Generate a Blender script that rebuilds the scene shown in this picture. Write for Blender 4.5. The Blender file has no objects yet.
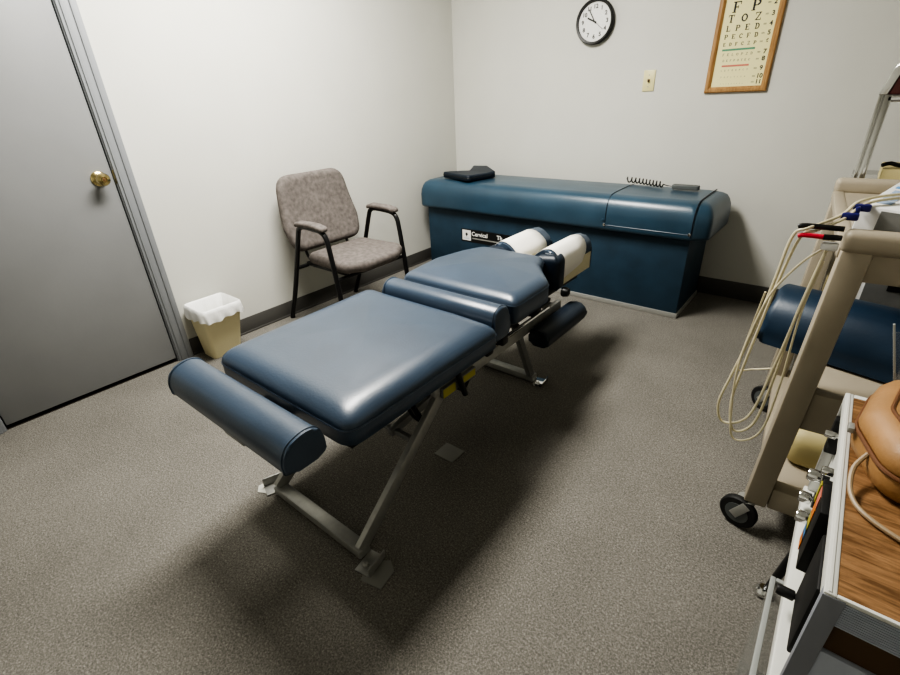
import bpy, bmesh, math, random
from mathutils import Vector, Matrix
random.seed(7)
C = bpy.context.scene.collection
PI = math.pi

# ------------------------------------------------------------------ materials
def newmat(name):
    m = bpy.data.materials.new(name); m.use_nodes = True
    nt = m.node_tree; b = nt.nodes['Principled BSDF']
    return m, nt, b
def mat(name, col, rough=.5, metal=0, bump=0, bscale=200, var=0, vscale=5, coat=0, spec=.5, alpha=1, trans=0, emit=None, estr=0, col2=None):
    m, nt, b = newmat(name)
    b.inputs['Base Color'].default_value = (*col, 1)
    b.inputs['Roughness'].default_value = rough
    b.inputs['Metallic'].default_value = metal
    b.inputs['Coat Weight'].default_value = coat
    b.inputs['Coat Roughness'].default_value = .2
    b.inputs['Specular IOR Level'].default_value = spec
    b.inputs['Transmission Weight'].default_value = trans
    if emit:
        b.inputs['Emission Color'].default_value = (*emit, 1); b.inputs['Emission Strength'].default_value = estr
    tc = nt.nodes.new('ShaderNodeTexCoord')
    if var:
        n = nt.nodes.new('ShaderNodeTexNoise'); n.inputs['Scale'].default_value = vscale; n.inputs['Detail'].default_value = 5
        r = nt.nodes.new('ShaderNodeValToRGB'); r.color_ramp.elements[0].position = .3; r.color_ramp.elements[1].position = .7
        c2 = col2 or tuple(min(1, c*(1+var)) for c in col); c1 = tuple(c*(1-var) for c in col) if not col2 else col
        r.color_ramp.elements[0].color = (*c1, 1); r.color_ramp.elements[1].color = (*c2, 1)
        nt.links.new(tc.outputs['Object'], n.inputs['Vector']); nt.links.new(n.outputs['Fac'], r.inputs['Fac']); nt.links.new(r.outputs['Color'], b.inputs['Base Color'])
    if bump:
        n = nt.nodes.new('ShaderNodeTexNoise'); n.inputs['Scale'].default_value = bscale; n.inputs['Detail'].default_value = 3
        u = nt.nodes.new('ShaderNodeBump'); u.inputs['Strength'].default_value = bump; u.inputs['Distance'].default_value = .003
        nt.links.new(tc.outputs['Object'], n.inputs['Vector']); nt.links.new(n.outputs['Fac'], u.inputs['Height']); nt.links.new(u.outputs['Normal'], b.inputs['Normal'])
    return m
def carpet_mat():
    m, nt, b = newmat('carpet')
    tc = nt.nodes.new('ShaderNodeTexCoord')
    n1 = nt.nodes.new('ShaderNodeTexNoise'); n1.inputs['Scale'].default_value = 190; n1.inputs['Detail'].default_value = 6; n1.inputs['Roughness'].default_value = .9; n1.inputs['Distortion'].default_value = .5
    n2 = nt.nodes.new('ShaderNodeTexNoise'); n2.inputs['Scale'].default_value = 2.2; n2.inputs['Detail'].default_value = 4
    n3 = nt.nodes.new('ShaderNodeTexNoise'); n3.inputs['Scale'].default_value = 320; n3.inputs['Detail'].default_value = 2
    for n in (n1, n2, n3): nt.links.new(tc.outputs['Object'], n.inputs['Vector'])
    r = nt.nodes.new('ShaderNodeValToRGB'); e = r.color_ramp.elements
    e[0].position = .34; e[0].color = (.087, .082, .073, 1); e[1].position = .70; e[1].color = (.47, .45, .402, 1)
    mid = e.new(.5); mid.color = (.185, .175, .156, 1)
    nt.links.new(n1.outputs['Fac'], r.inputs['Fac'])
    r2 = nt.nodes.new('ShaderNodeValToRGB'); r2.color_ramp.elements[0].position = .3; r2.color_ramp.elements[1].position = .7
    r2.color_ramp.elements[0].color = (.85, .85, .85, 1); r2.color_ramp.elements[1].color = (1.05, 1.05, 1.05, 1)
    nt.links.new(n2.outputs['Fac'], r2.inputs['Fac'])
    mx = nt.nodes.new('ShaderNodeMix'); mx.data_type = 'RGBA'; mx.blend_type = 'MULTIPLY'; mx.inputs['Factor'].default_value = 1
    nt.links.new(r.outputs['Color'], mx.inputs[6]); nt.links.new(r2.outputs['Color'], mx.inputs[7]); nt.links.new(mx.outputs[2], b.inputs['Base Color'])
    b.inputs['Roughness'].default_value = 1; b.inputs['Specular IOR Level'].default_value = .1
    u = nt.nodes.new('ShaderNodeBump'); u.inputs['Strength'].default_value = .5; u.inputs['Distance'].default_value = .003
    nt.links.new(n3.outputs['Fac'], u.inputs['Height']); nt.links.new(u.outputs['Normal'], b.inputs['Normal'])
    return m
def wood_mat(name, c1, c2, scale=(3, 40, 40), rough=.45):
    m, nt, b = newmat(name)
    tc = nt.nodes.new('ShaderNodeTexCoord'); mp = nt.nodes.new('ShaderNodeMapping'); mp.inputs['Scale'].default_value = scale
    n = nt.nodes.new('ShaderNodeTexNoise'); n.inputs['Scale'].default_value = 1.5; n.inputs['Detail'].default_value = 7; n.inputs['Distortion'].default_value = .6; n.inputs['Roughness'].default_value = .65
    r = nt.nodes.new('ShaderNodeValToRGB'); r.color_ramp.elements[0].position = .38; r.color_ramp.elements[1].position = .62
    r.color_ramp.elements[0].color = (*c1, 1); r.color_ramp.elements[1].color = (*c2, 1)
    nt.links.new(tc.outputs['Object'], mp.inputs['Vector']); nt.links.new(mp.outputs['Vector'], n.inputs['Vector'])
    nt.links.new(n.outputs['Fac'], r.inputs['Fac']); nt.links.new(r.outputs['Color'], b.inputs['Base Color']); b.inputs['Roughness'].default_value = rough
    return m
M = dict(
 carpet=carpet_mat(),
 wall=mat('painted_wall', (.63, .625, .578), .75, bump=.12, bscale=60, var=.02, vscale=3, spec=.25),
 ceil=mat('ceiling_paint', (.75, .75, .72), .9),
 doorp=mat('grey_door_paint', (.25, .253, .255), .45, bump=.05, bscale=90, var=.04, vscale=4),
 jamb=mat('grey_trim_paint', (.27, .28, .295), .4),
 gap=mat('door_gap_shade', (.02, .014, .01), .9),
 base=mat('charcoal_vinyl', (.095, .092, .086), .45),
 slate=mat('slate_blue_vinyl', (.038, .061, .096), .38, bump=.12, bscale=140, var=.12, vscale=6, coat=.25, spec=.6),
 teal=mat('teal_blue_vinyl', (.028, .066, .103), .36, bump=.12, bscale=120, var=.15, vscale=5, coat=.2, spec=.6),
 tealbox=mat('dark_blue_laminate', (.020, .049, .080), .55, bump=.08, bscale=180, var=.18, vscale=8),
 navy=mat('navy_vinyl', (.009, .017, .030), .45, bump=.1, bscale=160),
 bolster=mat('navy_bolster_vinyl', (.012, .032, .062), .42, bump=.1, bscale=120, var=.15, vscale=8),
 black=mat('black_plastic', (.012, .012, .012), .4),
 blackmetal=mat('black_painted_metal', (.010, .010, .011), .35),
 steel=mat('brushed_steel', (.38, .38, .36), .42, metal=.45, var=.1, vscale=30),
 steelmat=mat('grey_painted_steel', (.26, .265, .26), .45, metal=.35, var=.1, vscale=20),
 chrome=mat('chrome', (.75, .75, .74), .12, metal=1),
 alu=mat('aluminium_trim', (.55, .55, .53), .4, metal=.7),
 fabric=mat('taupe_fabric', (.155, .138, .128), .95, bump=.5, bscale=300, var=.24, vscale=42, spec=.2),
 cream=mat('cream_plastic', (.74, .67, .44), .5),
 creamv=mat('cream_vinyl', (.70, .64, .44), .5),
 bag=mat('white_bag_film', (.82, .82, .80), .4, bump=.4, bscale=50),
 paper=mat('white_paper', (.86, .84, .78), .8, bump=.15, bscale=40),
 white=mat('white_plastic', (.80, .80, .78), .4),
 offwhite=mat('off_white_metal', (.66, .66, .62), .4),
 beige=mat('beige_cart_plastic', (.37, .325, .25), .5, var=.05, vscale=6),
 brass=mat('polished_brass', (.62, .52, .27), .22, metal=1),
 ivory=mat('ivory_plastic', (.72, .66, .36), .4),
 oak=wood_mat('oak_frame', (.32, .17, .065), (.46, .27, .11), (60, 60, 6)),
 walnut=wood_mat('walnut_laminate', (.15, .078, .034), (.36, .205, .10), (7, 55, 55), .4),
 darkwood=mat('dark_brown_panel', (.09, .05, .02), .5),
 chart=mat('chart_paper', (.84, .78, .42), .6),
 ink=mat('black_ink', (.03, .03, .03), .6),
 inklight=mat('faded_ink', (.16, .15, .12), .6),
 green=mat('green_ink', (.10, .30, .18), .6),
 redink=mat('red_ink', (.62, .20, .14), .6),
 redp=mat('red_plastic', (.62, .03, .06), .4),
 yellow=mat('yellow_sticker', (.42, .38, .06), .5),
 lead=mat('cream_cable', (.66, .60, .42), .45),
 leather=mat('tan_leather', (.35, .195, .082), .52, bump=.25, bscale=90, var=.15, vscale=10),
 leatherdk=mat('brown_leather_edge', (.16, .07, .03), .5),
 strap=mat('tan_strap', (.36, .27, .17), .5),
 maroon=mat('dark_red_panel', (.065, .010, .008), .3, coat=.5),
 blueplug=mat('navy_plug', (.02, .02, .16), .4),
 bluetxt=mat('blue_print', (.12, .32, .60), .5),
 greytxt=mat('grey_print', (.32, .42, .58), .5),
 orange=mat('orange_print', (.60, .20, .04), .5),
 bluelabel=mat('blue_label', (.08, .22, .45), .5),
 vinylgrey=mat('grey_metal_front', (.24, .25, .28), .45),
 ribbed=mat('ribbed_aluminium', (.42, .45, .52), .45),
 pale=mat('pale_box', (.50, .43, .22), .6),
 tape=mat('grey_tape', (.24, .24, .22), .6, bump=.3, bscale=40),
 tapelight=mat('light_tape', (.50, .50, .45), .5, bump=.3, bscale=40),
 greyp=mat('grey_plastic', (.10, .11, .11), .5),
 rubber=mat('black_rubber', (.014, .014, .014), .6),
 diff=mat('light_diffuser', (.9, .9, .9), .5, emit=(1, .98, .93), estr=4),
)
def clear_mat():
    m, nt, b = newmat('clear_acrylic')
    b.inputs['Base Color'].default_value = (.85, .88, .88, 1); b.inputs['Roughness'].default_value = .08
    b.inputs['Transmission Weight'].default_value = .9; b.inputs['IOR'].default_value = 1.15; b.inputs['Alpha'].default_value = .38
    b.inputs['Specular IOR Level'].default_value = .8
    return m
M['clear'] = clear_mat()
M['acredge'] = mat('acrylic_edge', (.50, .52, .50), .2, spec=.8)
M['acredge'].node_tree.nodes['Principled BSDF'].inputs['Alpha'].default_value = .65

# ------------------------------------------------------------------ mesh helpers
def obj(name, bm, m, parent=None, angle=35, smooth=True):
    root = parent
    while root is not None and root.parent is not None: root = root.parent
    off = Vector(root['_o']) if root is not None and '_o' in root else Vector((0, 0, 0))
    bmesh.ops.recalc_face_normals(bm, faces=bm.faces)
    if off.length > 0: bmesh.ops.translate(bm, verts=bm.verts, vec=-off)
    me = bpy.data.meshes.new(name); bm.to_mesh(me); bm.free()
    if smooth and me.polygons:
        me.shade_smooth(); me.set_sharp_from_angle(angle=math.radians(angle))
    me.materials.append(M[m] if isinstance(m, str) else m)
    o = bpy.data.objects.new(name, me); C.objects.link(o)
    if parent is not None: o.parent = parent
    return o
def tag(o, label, cat, group=None, kind=None):
    o['label'] = label; o['category'] = cat
    if group: o['group'] = group
    if kind: o['kind'] = kind
    return o
ROOTS = []
def thing(name, label, cat, loc=(0, 0, 0), group=None):
    o = bpy.data.objects.new(name, None); C.objects.link(o); o.location = loc; o.empty_display_size = .05
    o['_o'] = list(loc); ROOTS.append(o)
    return tag(o, label, cat, group)
def single(name, bm, m, label, cat, group=None, **k):
    # a one-mesh thing: origin moved to its base centre
    xs = [v.co for v in bm.verts]
    o0 = Vector((sum(v.x for v in xs)/len(xs), sum(v.y for v in xs)/len(xs), min(v.z for v in xs)))
    bmesh.ops.translate(bm, verts=bm.verts, vec=-o0)
    o = obj(name, bm, m, **k); o.location = o0
    return tag(o, label, cat, group)
def struct(name, bm, m, parent=None):
    o = obj(name, bm, m, parent)
    if parent is None: o['kind'] = 'structure'
    return o
def nb(): return bmesh.new()
def box(bm, a, b, bev=0, seg=2, rot=None):
    a = Vector(a); b = Vector(b); c = (a+b)/2; s = b-a
    r = bmesh.ops.create_cube(bm, size=1); vs = r['verts']
    bmesh.ops.scale(bm, vec=(abs(s.x), abs(s.y), abs(s.z)), verts=vs)
    if bev:
        es = list({e for v in vs for e in v.link_edges})
        rr = bmesh.ops.bevel(bm, geom=es, offset=bev, segments=seg, affect='EDGES', profile=.5)
        vs = list({v for f in rr['faces'] for v in f.verts} | {v for v in vs if v.is_valid})
    if rot is not None: bmesh.ops.rotate(bm, verts=vs, cent=(0, 0, 0), matrix=rot)
    bmesh.ops.translate(bm, verts=vs, vec=c)
    return vs
def B(*args, bev=0, seg=2):
    bm = nb()
    for i in range(0, len(args), 2): box(bm, args[i], args[i+1], bev, seg)
    return bm
def bar(bm, p, q, w, h, up=(0, 0, 1), bev=.002):
    # rectangular bar from p to q; w across, h along the "up" side
    p = Vector(p); q = Vector(q); d = (q-p); L = d.length; d.normalize()
    u = Vector(up); s = d.cross(u).normalized(); u = s.cross(d).normalized()
    bb = bmesh.new(); box(bb, (-w/2, 0, -h/2), (w/2, L, h/2), bev)
    mt = Matrix((( s.x, d.x, u.x, p.x), (s.y, d.y, u.y, p.y), (s.z, d.z, u.z, p.z), (0, 0, 0, 1)))
    bb.transform(mt); me = bpy.data.meshes.new('t'); bb.to_mesh(me); bb.free(); bm.from_mesh(me); bpy.data.meshes.remove(me)
def catmull(pts, n=8, closed=False):
    P = [Vector(p) for p in pts]; out = []; N = len(P)
    rng = range(N if closed else N-1)
    for i in rng:
        g = (lambda k: P[k % N]) if closed else (lambda k: P[max(0, min(N-1, k))])
        a, b, c, d = g(i-1), g(i), g(i+1), g(i+2)
        for j in range(n):
            t = j/n
            out.append(.5*((2*b)+(c-a)*t+(2*a-5*b+4*c-d)*t*t+(3*b-a-3*c+d)*t**3))
    if not closed: out.append(P[-1])
    return out
def tube(bm, pts, r, seg=10, closed=False, cap=True, flat=None):
    P = [Vector(p) for p in pts]; N = len(P); rings = []
    prev = None
    for i in range(N):
        if closed: t = (P[(i+1) % N]-P[i-1])
        else: t = P[min(i+1, N-1)]-P[max(i-1, 0)]
        if t.length < 1e-9: t = Vector((0, 0, 1))
        t.normalize()
        if prev is None:
            u = t.cross(Vector((0, 0, 1)));
            if u.length < .05: u = t.cross(Vector((1, 0, 0)))
        else:
            u = prev - t*prev.dot(t)
        u.normalize(); prev = u; v = t.cross(u)
        rr = r[i] if isinstance(r, (list, tuple)) else r
        ring = []
        for k in range(seg):
            a = 2*PI*k/seg
            fx, fy = (rr, rr) if flat is None else flat
            ring.append(bm.verts.new(P[i]+u*math.cos(a)*fx+v*math.sin(a)*fy))
        rings.append(ring)
    M_ = N if closed else N-1
    for i in range(M_):
        a, b = rings[i], rings[(i+1) % N]
        for k in range(seg): bm.faces.new((a[k], a[(k+1) % seg], b[(k+1) % seg], b[k]))
    if cap and not closed:
        bm.faces.new(rings[0][::-1]); bm.faces.new(rings[-1])
    return bm
def T(pts, r, smooth=0, **k):
    bm = nb(); return tube(bm, catmull(pts, smooth) if smooth else pts, r, **k)
def lathe(bm, prof, org, axis=(0, 0, 1), seg=32):
    # prof: list of (radius, along)
    ax = Vector(axis).normalized(); u = ax.cross(Vector((0, 0, 1)))
    if u.length < .05: u = ax.cross(Vector((1, 0, 0)))
    u.normalize(); v = ax.cross(u); o = Vector(org); rings = []
    for r, h in prof:
        if r < 1e-6: rings.append([bm.verts.new(o+ax*h)])
        else: rings.append([bm.verts.new(o+ax*h+(u*math.cos(2*PI*k/seg)+v*math.sin(2*PI*k/seg))*r) for k in range(seg)])
    for a, b in zip(rings, rings[1:]):
        if len(a) == 1 and len(b) == 1: continue
        for k in range(seg):
            k2 = (k+1) % seg
            if len(a) == 1: bm.faces.new((a[0], b[k], b[k2]))
            elif len(b) == 1: bm.faces.new((a[k], a[k2], b[0]))
            else: bm.faces.new((a[k], a[k2], b[k2], b[k]))
    if len(rings[0]) > 1: bm.faces.new(rings[0][::-1])
    if len(rings[-1]) > 1: bm.faces.new(rings[-1])
    return bm
def rpoly(pts, rad, n=6):
    # round the corners of an xy polygon; rad: one radius or one per corner
    out = []; N = len(pts)
    for i in range(N):
        p = Vector(pts[i][:2]); a = Vector(pts[i-1][:2]); b = Vector(pts[(i+1) % N][:2])
        r = rad[i] if isinstance(rad, (list, tuple)) else rad
        da = (a-p); db = (b-p); la = da.length; lb = db.length; da.normalize(); db.normalize()
        ang = da.angle(db); cut = min(r/math.tan(ang/2), la*.49, lb*.49)
        s = p+da*cut; e = p+db*cut
        for k in range(n+1):
            t = k/n; out.append((1-t)**2*s+2*t*(1-t)*p+t*t*e)
    # subdivide long edges
    res = []
    for i in range(len(out)):
        a = out[i]; b = out[(i+1) % len(out)]; L = (b-a).length; k = max(1, int(L/.04))
        for j in range(k): res.append(a.lerp(b, j/k))
    return res
def inset(poly, d):
    N = len(poly); out = []
    area = sum(poly[i].x*poly[(i+1) % N].y-poly[(i+1) % N].x*poly[i].y for i in range(N)); sg = 1 if area > 0 else -1
    for i in range(N):
        t = (poly[(i+1) % N]-poly[i-1]); t.normalize(); n = Vector((-t.y, t.x))*sg
        out.append(poly[i]+n*d)
    return out
def pad(poly, prof, dome=.01, tf=None, zfn=None):
    # layered cushion: prof list of (inset, z) from bottom to top, then a domed top
    bm = nb(); rings = []
    xs = [p.x for p in poly]; ys = [p.y for p in poly]; hx = (max(xs)-min(xs))/2; hy = (max(ys)-min(ys))/2; mx = (max(xs)+min(xs))/2; my = (max(ys)+min(ys))/2
    big = prof[-1][0] >= .05
    for d, z in prof:
        q = [Vector((mx+(p.x-mx)*(1-d/hx), my+(p.y-my)*(1-d/hy))) for p in poly] if big else inset(poly, d)
        rings.append([Vector((p.x, p.y, z)) for p in q])
    top = rings[-1]; c = sum(top, Vector())/len(top); zt = prof[-1][1]
    for s in (.96, .90, .82, .72, .58, .42, .22):
        rings.append([Vector((c.x+(p.x-c.x)*s, c.y+(p.y-c.y)*s, zt+dome*(1-s*s)**1.4)) for p in top])
    vr = [[bm.verts.new(p) for p in r] for r in rings]
    N = len(poly)
    for a, b in zip(vr, vr[1:]):
        for k in range(N): bm.faces.new((a[k], a[(k+1) % N], b[(k+1) % N], b[k]))
    cv = bm.verts.new((c.x, c.y, zt+dome))
    for k in range(N): bm.faces.new((vr[-1][k], vr[-1][(k+1) % N], cv))
    bm.faces.new(vr[0][::-1])
    if zfn:
        for v in bm.verts: v.co.z += zfn(v.co.x, v.co.y, v.co.z)
    if tf: bm.transform(tf)
    return bm
def rprof(z0, z1, r, lo=.008, n=8, rx=None):
    rx = rx or r
    p = [(lo, z0), (0, z0+lo)]
    for k in range(n+1):
        a = PI/2*k/n; p.append((rx*(1-math.cos(a)), z1-r+r*math.sin(a)))
    return p
def extr(poly, axis, a, b, bev=0):
    # extrude 2D polygon along axis 'x','y' or 'z'
    bm = nb()
    def P(u, v, w):
        return {'x': (w, u, v), 'y': (u, w, v), 'z': (u, v, w)}[axis]
    A = [bm.verts.new(P(p[0], p[1], a)) for p in poly]; Bv = [bm.verts.new(P(p[0], p[1], b)) for p in poly]
    N = len(poly)
    for k in range(N): bm.faces.new((A[k], A[(k+1) % N], Bv[(k+1) % N], Bv[k]))
    bm.faces.new(A[::-1]); f = bm.faces.new(Bv)
    if bev:
        es = [e for e in bm.edges if (e.verts[0] in A) == (e.verts[1] in A)]
        bmesh.ops.bevel(bm, geom=es, offset=bev, segments=3, affect='EDGES', profile=.5)
    return bm
def text_into(bm, s, size, mt, extrude=.0004, align='CENTER', bold=.0007):
    cu = bpy.data.curves.new('txt', 'FONT'); cu.body = s; cu.size = size; cu.extrude = extrude; cu.offset = bold; cu.align_x = align; cu.align_y = 'CENTER'
    o = bpy.data.objects.new('txt', cu); C.objects.link(o)
    dg = bpy.context.evaluated_depsgraph_get(); dg.update()
    me = bpy.data.meshes.new_from_object(o.evaluated_get(dg)); me.transform(mt); bm.from_mesh(me)
    bpy.data.objects.remove(o); bpy.data.curves.remove(cu); bpy.data.meshes.remove(me)
def wallm(x, y, z, lean=0):
    # text facing -y, upright
    return Matrix.Translation((x, y, z)) @ Matrix.Rotation(PI/2, 4, 'X') @ Matrix.Rotation(lean, 4, 'Z')

# ------------------------------------------------------------------ room shell
RX, RY, RZ = 3.75, -4.5, 2.5
struct('floor', B((0, RY, -.05), (RX, .035, 0)), 'carpet')
struct('ceiling', B((0, RY, RZ), (RX, .035, RZ+.05)), 'ceil')
DY0, DY1, DH = -3.275, -2.525, 2.03        # door opening in the left wall
struct('wall_left', B((-.1, RY, 0), (0, DY0-.02, RZ), (-.1, DY1+.02, 0), (0, .035, RZ), (-.1, DY0-.02, DH+.02), (0, DY1+.02, RZ)), 'wall')
BW = .035   # face of the back wall
struct('wall_back', B((-.1, BW, 0), (RX+.1, BW+.1, RZ)), 'wall')
struct('wall_right', B((RX, RY, 0), (RX+.1, .035, RZ)), 'wall')
struct('wall_front', B((-.1, RY-.1, 0), (RX+.1, RY, RZ)), 'wall')
struct('baseboard_left', B((0, DY1+.085, 0), (.006, BW-.006, .098), (0, DY1+.085, 0), (.012, BW-.006, .012), bev=.002), 'base')
struct('baseboard_back', B((0, BW-.006, 0), (RX, BW, .11), (0, BW-.012, 0), (RX, BW, .012), bev=.002), 'base')
struct('baseboard_right', B((RX-.006, RY, 0), (RX, -.012, .1), bev=.002), 'base')
struct('baseboard_front', B((0, RY, 0), (RX-.006, RY+.006, .1), bev=.002), 'base')
# door frame casing (stepped profile) and slab
def casing():
    bm = nb()
    for w0, w1, t in ((0, .075, .012), (.012, .06, .018), (.045, .072, .024)):
        box(bm, (0, DY1+.005+w0, 0), (t, DY1+.005+w1, DH+.005+w1), .003)
        box(bm, (0, DY0-.005-w1, 0), (t, DY0-.005-w0, DH+.005+w1), .003)
        box(bm, (0, DY0-.005-w1, DH+.005+w0), (t, DY1+.005+w1, DH+.005+w1), .003)
    box(bm, (-.1, DY1+.001, 0), (.002, DY1+.018, DH+.018)); box(bm, (-.1, DY0-.018, 0), (.002, DY0-.001, DH+.018)); box(bm, (-.1, DY0, DH+.003), (.002, DY1, DH+.018))
    return bm
struct('trim_1', casing(), 'jamb')
dr = struct('door_1', B((-.045, DY0+.004, .020), (-.002, DY1-.004, DH), bev=.0015), 'doorp')
struct('under_door_shade', B((-.1, DY0, -.02), (-.046, DY1, .03), (-.046, DY0, -.02), (-.0005, DY1, .001)), 'gap')  # near-black sill and backing: the shade under the door put into colour
bm = nb(); lathe(bm, [(.033, 0), (.033, .004), (.028, .009), (.014, .012), (.012, .028), (.020, .034), (.027, .045), (.028, .055), (.024, .064), (.012, .068), (.009, .064), (0, .064)], (-.002, -2.585, .98), (1, 0, 0), 36)
kn = struct('door_knob', bm, 'brass', dr)
struct('knob_button', B((.060, -2.588, .9745), (.0655, -2.582, .9855), bev=.001), 'leatherdk', kn)
struct('strike_plate', B((.0015, DY1-.001, .95), (.004, DY1+.004, 1.01), bev=.001), 'brass', dr)

# light fixture in the ceiling
def troffer(x, y, label, w=.6, l=1.2, power=60):
    t = thing('ceiling_light', label, 'light', (x, y, RZ-.03))
    obj('frame', B((x-w/2, y-l/2, RZ-.03), (x-w/2+.03, y+l/2, RZ-.0005), (x+w/2-.03, y-l/2, RZ-.03), (x+w/2, y+l/2, RZ-.0005),
        (x-w/2+.03, y-l/2, RZ-.03), (x+w/2-.03, y-l/2+.03, RZ-.0005), (x-w/2+.03, y+l/2-.03, RZ-.03), (x+w/2-.03, y+l/2, RZ-.0005), bev=.002), 'white', t)
    obj('diffuser', B((x-w/2+.03, y-l/2+.03, RZ-.022), (x+w/2-.03, y+l/2-.03, RZ-.012)), 'diff', t)
    ld = bpy.data.lights.new('fixture_lamp', 'AREA'); ld.shape = 'RECTANGLE'; ld.size = w-.08; ld.size_y = l-.08; ld.energy = power; ld.color = (1, .972, .91)
    lo = bpy.data.objects.new('fixture_lamp', ld); C.objects.link(lo); lo.location = (x, y, RZ-.035)
    return lo
LIGHTS = [troffer(1.02, -1.98, 'white ceiling light panel above the adjusting table', power=66)]

# ------------------------------------------------------------------ chiropractic adjusting table
TX = 1.55
at = thing('adjusting_table', 'slate blue segmented adjusting table on a steel frame in the middle of the carpet', 'treatment table', (TX, -2.1, 0))
# ankle pad: half-round roll across the foot end
prof2 = [(-2.940, .505), (-2.952, .525), (-2.950, .552), (-2.934, .578), (-2.905, .590), (-2.878, .592), (-2.856, .584), (-2.843, .562), (-2.840, .525), (-2.850, .505)]
pp = [(p.x, p.y) for p in catmull([(a, b, 0) for a, b in prof2], 4, True)]
ak = obj('ankle_pad', extr(pp, 'x', 1.262, 1.842, .008), 'slate', at, 50)
def prof_loop(x, k=1.0):
    cy = sum(p[0] for p in pp)/len(pp); cz = sum(p[1] for p in pp)/len(pp)
    return [(x, cy+(p[0]-cy)*k, cz+(p[1]-cz)*k) for p in pp]
for x in (1.832, 1.272):
    bm = nb(); tube(bm, prof_loop(x, 1.005), .0028, 6, True); obj('piping', bm, 'slate', ak)
# leg pad
lp = rpoly([(1.250, -2.800), (1.876, -2.800), (1.876, -2.150), (1.70, -2.138), (1.36, -2.140), (1.235, -2.135)], [.05, .05, .035, .05, .05, .035])
leg = obj('leg_pad', pad(lp, rprof(.482, .588, .045, .015, 9, .085), .012), 'slate', at, 60)
bm = nb(); tube(bm, [(p.x, p.y, .541) for p in inset(lp, .0002)], .0028, 6, True); obj('piping', bm, 'slate', leg)
# pelvic band pad
bp2 = [(-2.126, .487), (-2.130, .55), (-2.122, .588), (-2.095, .605), (-2.060, .602), (-2.038, .580), (-2.034, .54), (-2.036, .487)]
bpp = [(p.x, p.y) for p in catmull([(a, b, 0) for a, b in bp2], 3, True)]
bd = obj('pelvic_pad', extr(bpp, 'x', 1.300, 1.846, .010), 'slate', at, 50)
for x in (1.834, 1.312):
    bm = nb(); tube(bm, [(x, p[0], p[1]) for p in bpp], .0028, 6, True); obj('piping', bm, 'slate', bd)
# chest pad (tapers to the head)
cp = rpoly([(1.275, -1.985), (1.838, -1.985), (1.836, -1.73), (1.715, -1.58), (1.672, -1.468), (1.335, -1.468), (1.285, -1.58), (1.250, -1.75)], [.03, .03, .06, .08, .04, .04, .08, .06])
ch = obj('chest_pad', pad(cp, rprof(.472, .600, .036, .03, 9, .055), .016), 'slate', at, 60)
bm = nb(); tube(bm, [(p.x, p.y, .566) for p in inset(cp, .0002)], .0022, 6, True)
obj('piping', bm, 'slate', ch)
obj('seam', T([(1.60, -1.9862, .50), (1.60, -1.9862, .562)], .002), 'slate', ch)
# head pads
def head_profile(x0, x1, side):
    # cross-section in x,z: roll that falls towards the face gap
    w = x1-x0
    p = [(0, .525), (0, .548), (.012, .580), (.045, .606), (.085, .602), (w-.030, .582), (w-.006, .555), (w, .525)]
    if side == 'right': p = [(w-a_, b_) for a_, b_ in reversed(p)]
    return [(x0+a_, b_) for a_, b_ in p]
for side, x0, x1 in (('left', 1.362, 1.508), ('right', 1.582, 1.728)):
    hp = [(p.x, p.y) for p in catmull([(a, b, 0) for a, b in head_profile(x0, x1, side)], 5)]
    h = obj('head_pad', extr(hp, 'y', -1.44, -1.085, .012), 'slate', at, 50)
    # cream vinyl tray below each pad
    obj('side_panel', B((x0+.004, -1.435, .440), (x1+.003, -1.092, .5255), bev=.003), 'creamv', at)
    obj('panel_edge', B((x0+.004, -1.0915, .437), (x1+.004, -1.086, .545), bev=.001), 'navy', at)
    bm = nb(); A = []
    out = [(x0+(q[0]-x0), q[1]) for q in hp]
    cx = (x0+x1)/2; cz = .53
    out = [((q[0]-cx)*1.025+cx, (q[1]-cz)*1.03+cz+.001) for q in out]
    if side == 'left': out = out[3:]
    for j, y in enumerate((-1.425, -1.36, -1.29, -1.23, -1.17)):
        row = []
        for i, q in enumerate(out):
            t = i/(len(out)-1)
            yy = y if j < 4 else y+(.035*math.sin(PI*t) if side == 'right' else .03*t)
            row.append(bm.verts.new((q[0], yy, q[1]+.0006*math.sin(i*2.1+y*40))))
        if side == 'right':
            row.append(bm.verts.new((x1+.0055, (y if j < 4 else -1.20), .500-.030*(1-j/4))))
        A.append(row)
    for a, b in zip(A, A[1:]):
        for k in range(len(a)-1): bm.faces.new((a[k], a[k+1], b[k+1], b[k]))
    pl = single('headrest_paper', bm, 'paper', 'white paper strip draped over the %s headrest pad of the adjusting table' % ('left' if side == 'left' else 'right, nearer'), 'paper', 'headrest papers', angle=60)
    so = pl.modifiers.new('thick', 'SOLIDIFY'); so.thickness = .0012; so.offset = 1
obj('headpiece_bellows', pad(rpoly([(1.62, -1.475), (1.745, -1.475), (1.740, -1.385), (1.62, -1.385)], .03), rprof(.435, .592, .03), .004,
    zfn=lambda x, y, z: .004*math.sin(x*140+y*90)), 'navy', at, 60)
obj('headpiece_bellows', pad(rpoly([(1.345, -1.472), (1.47, -1.472), (1.47, -1.40), (1.35, -1.40)], .02), rprof(.44, .585, .02), .004), 'navy', at, 60)
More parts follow.
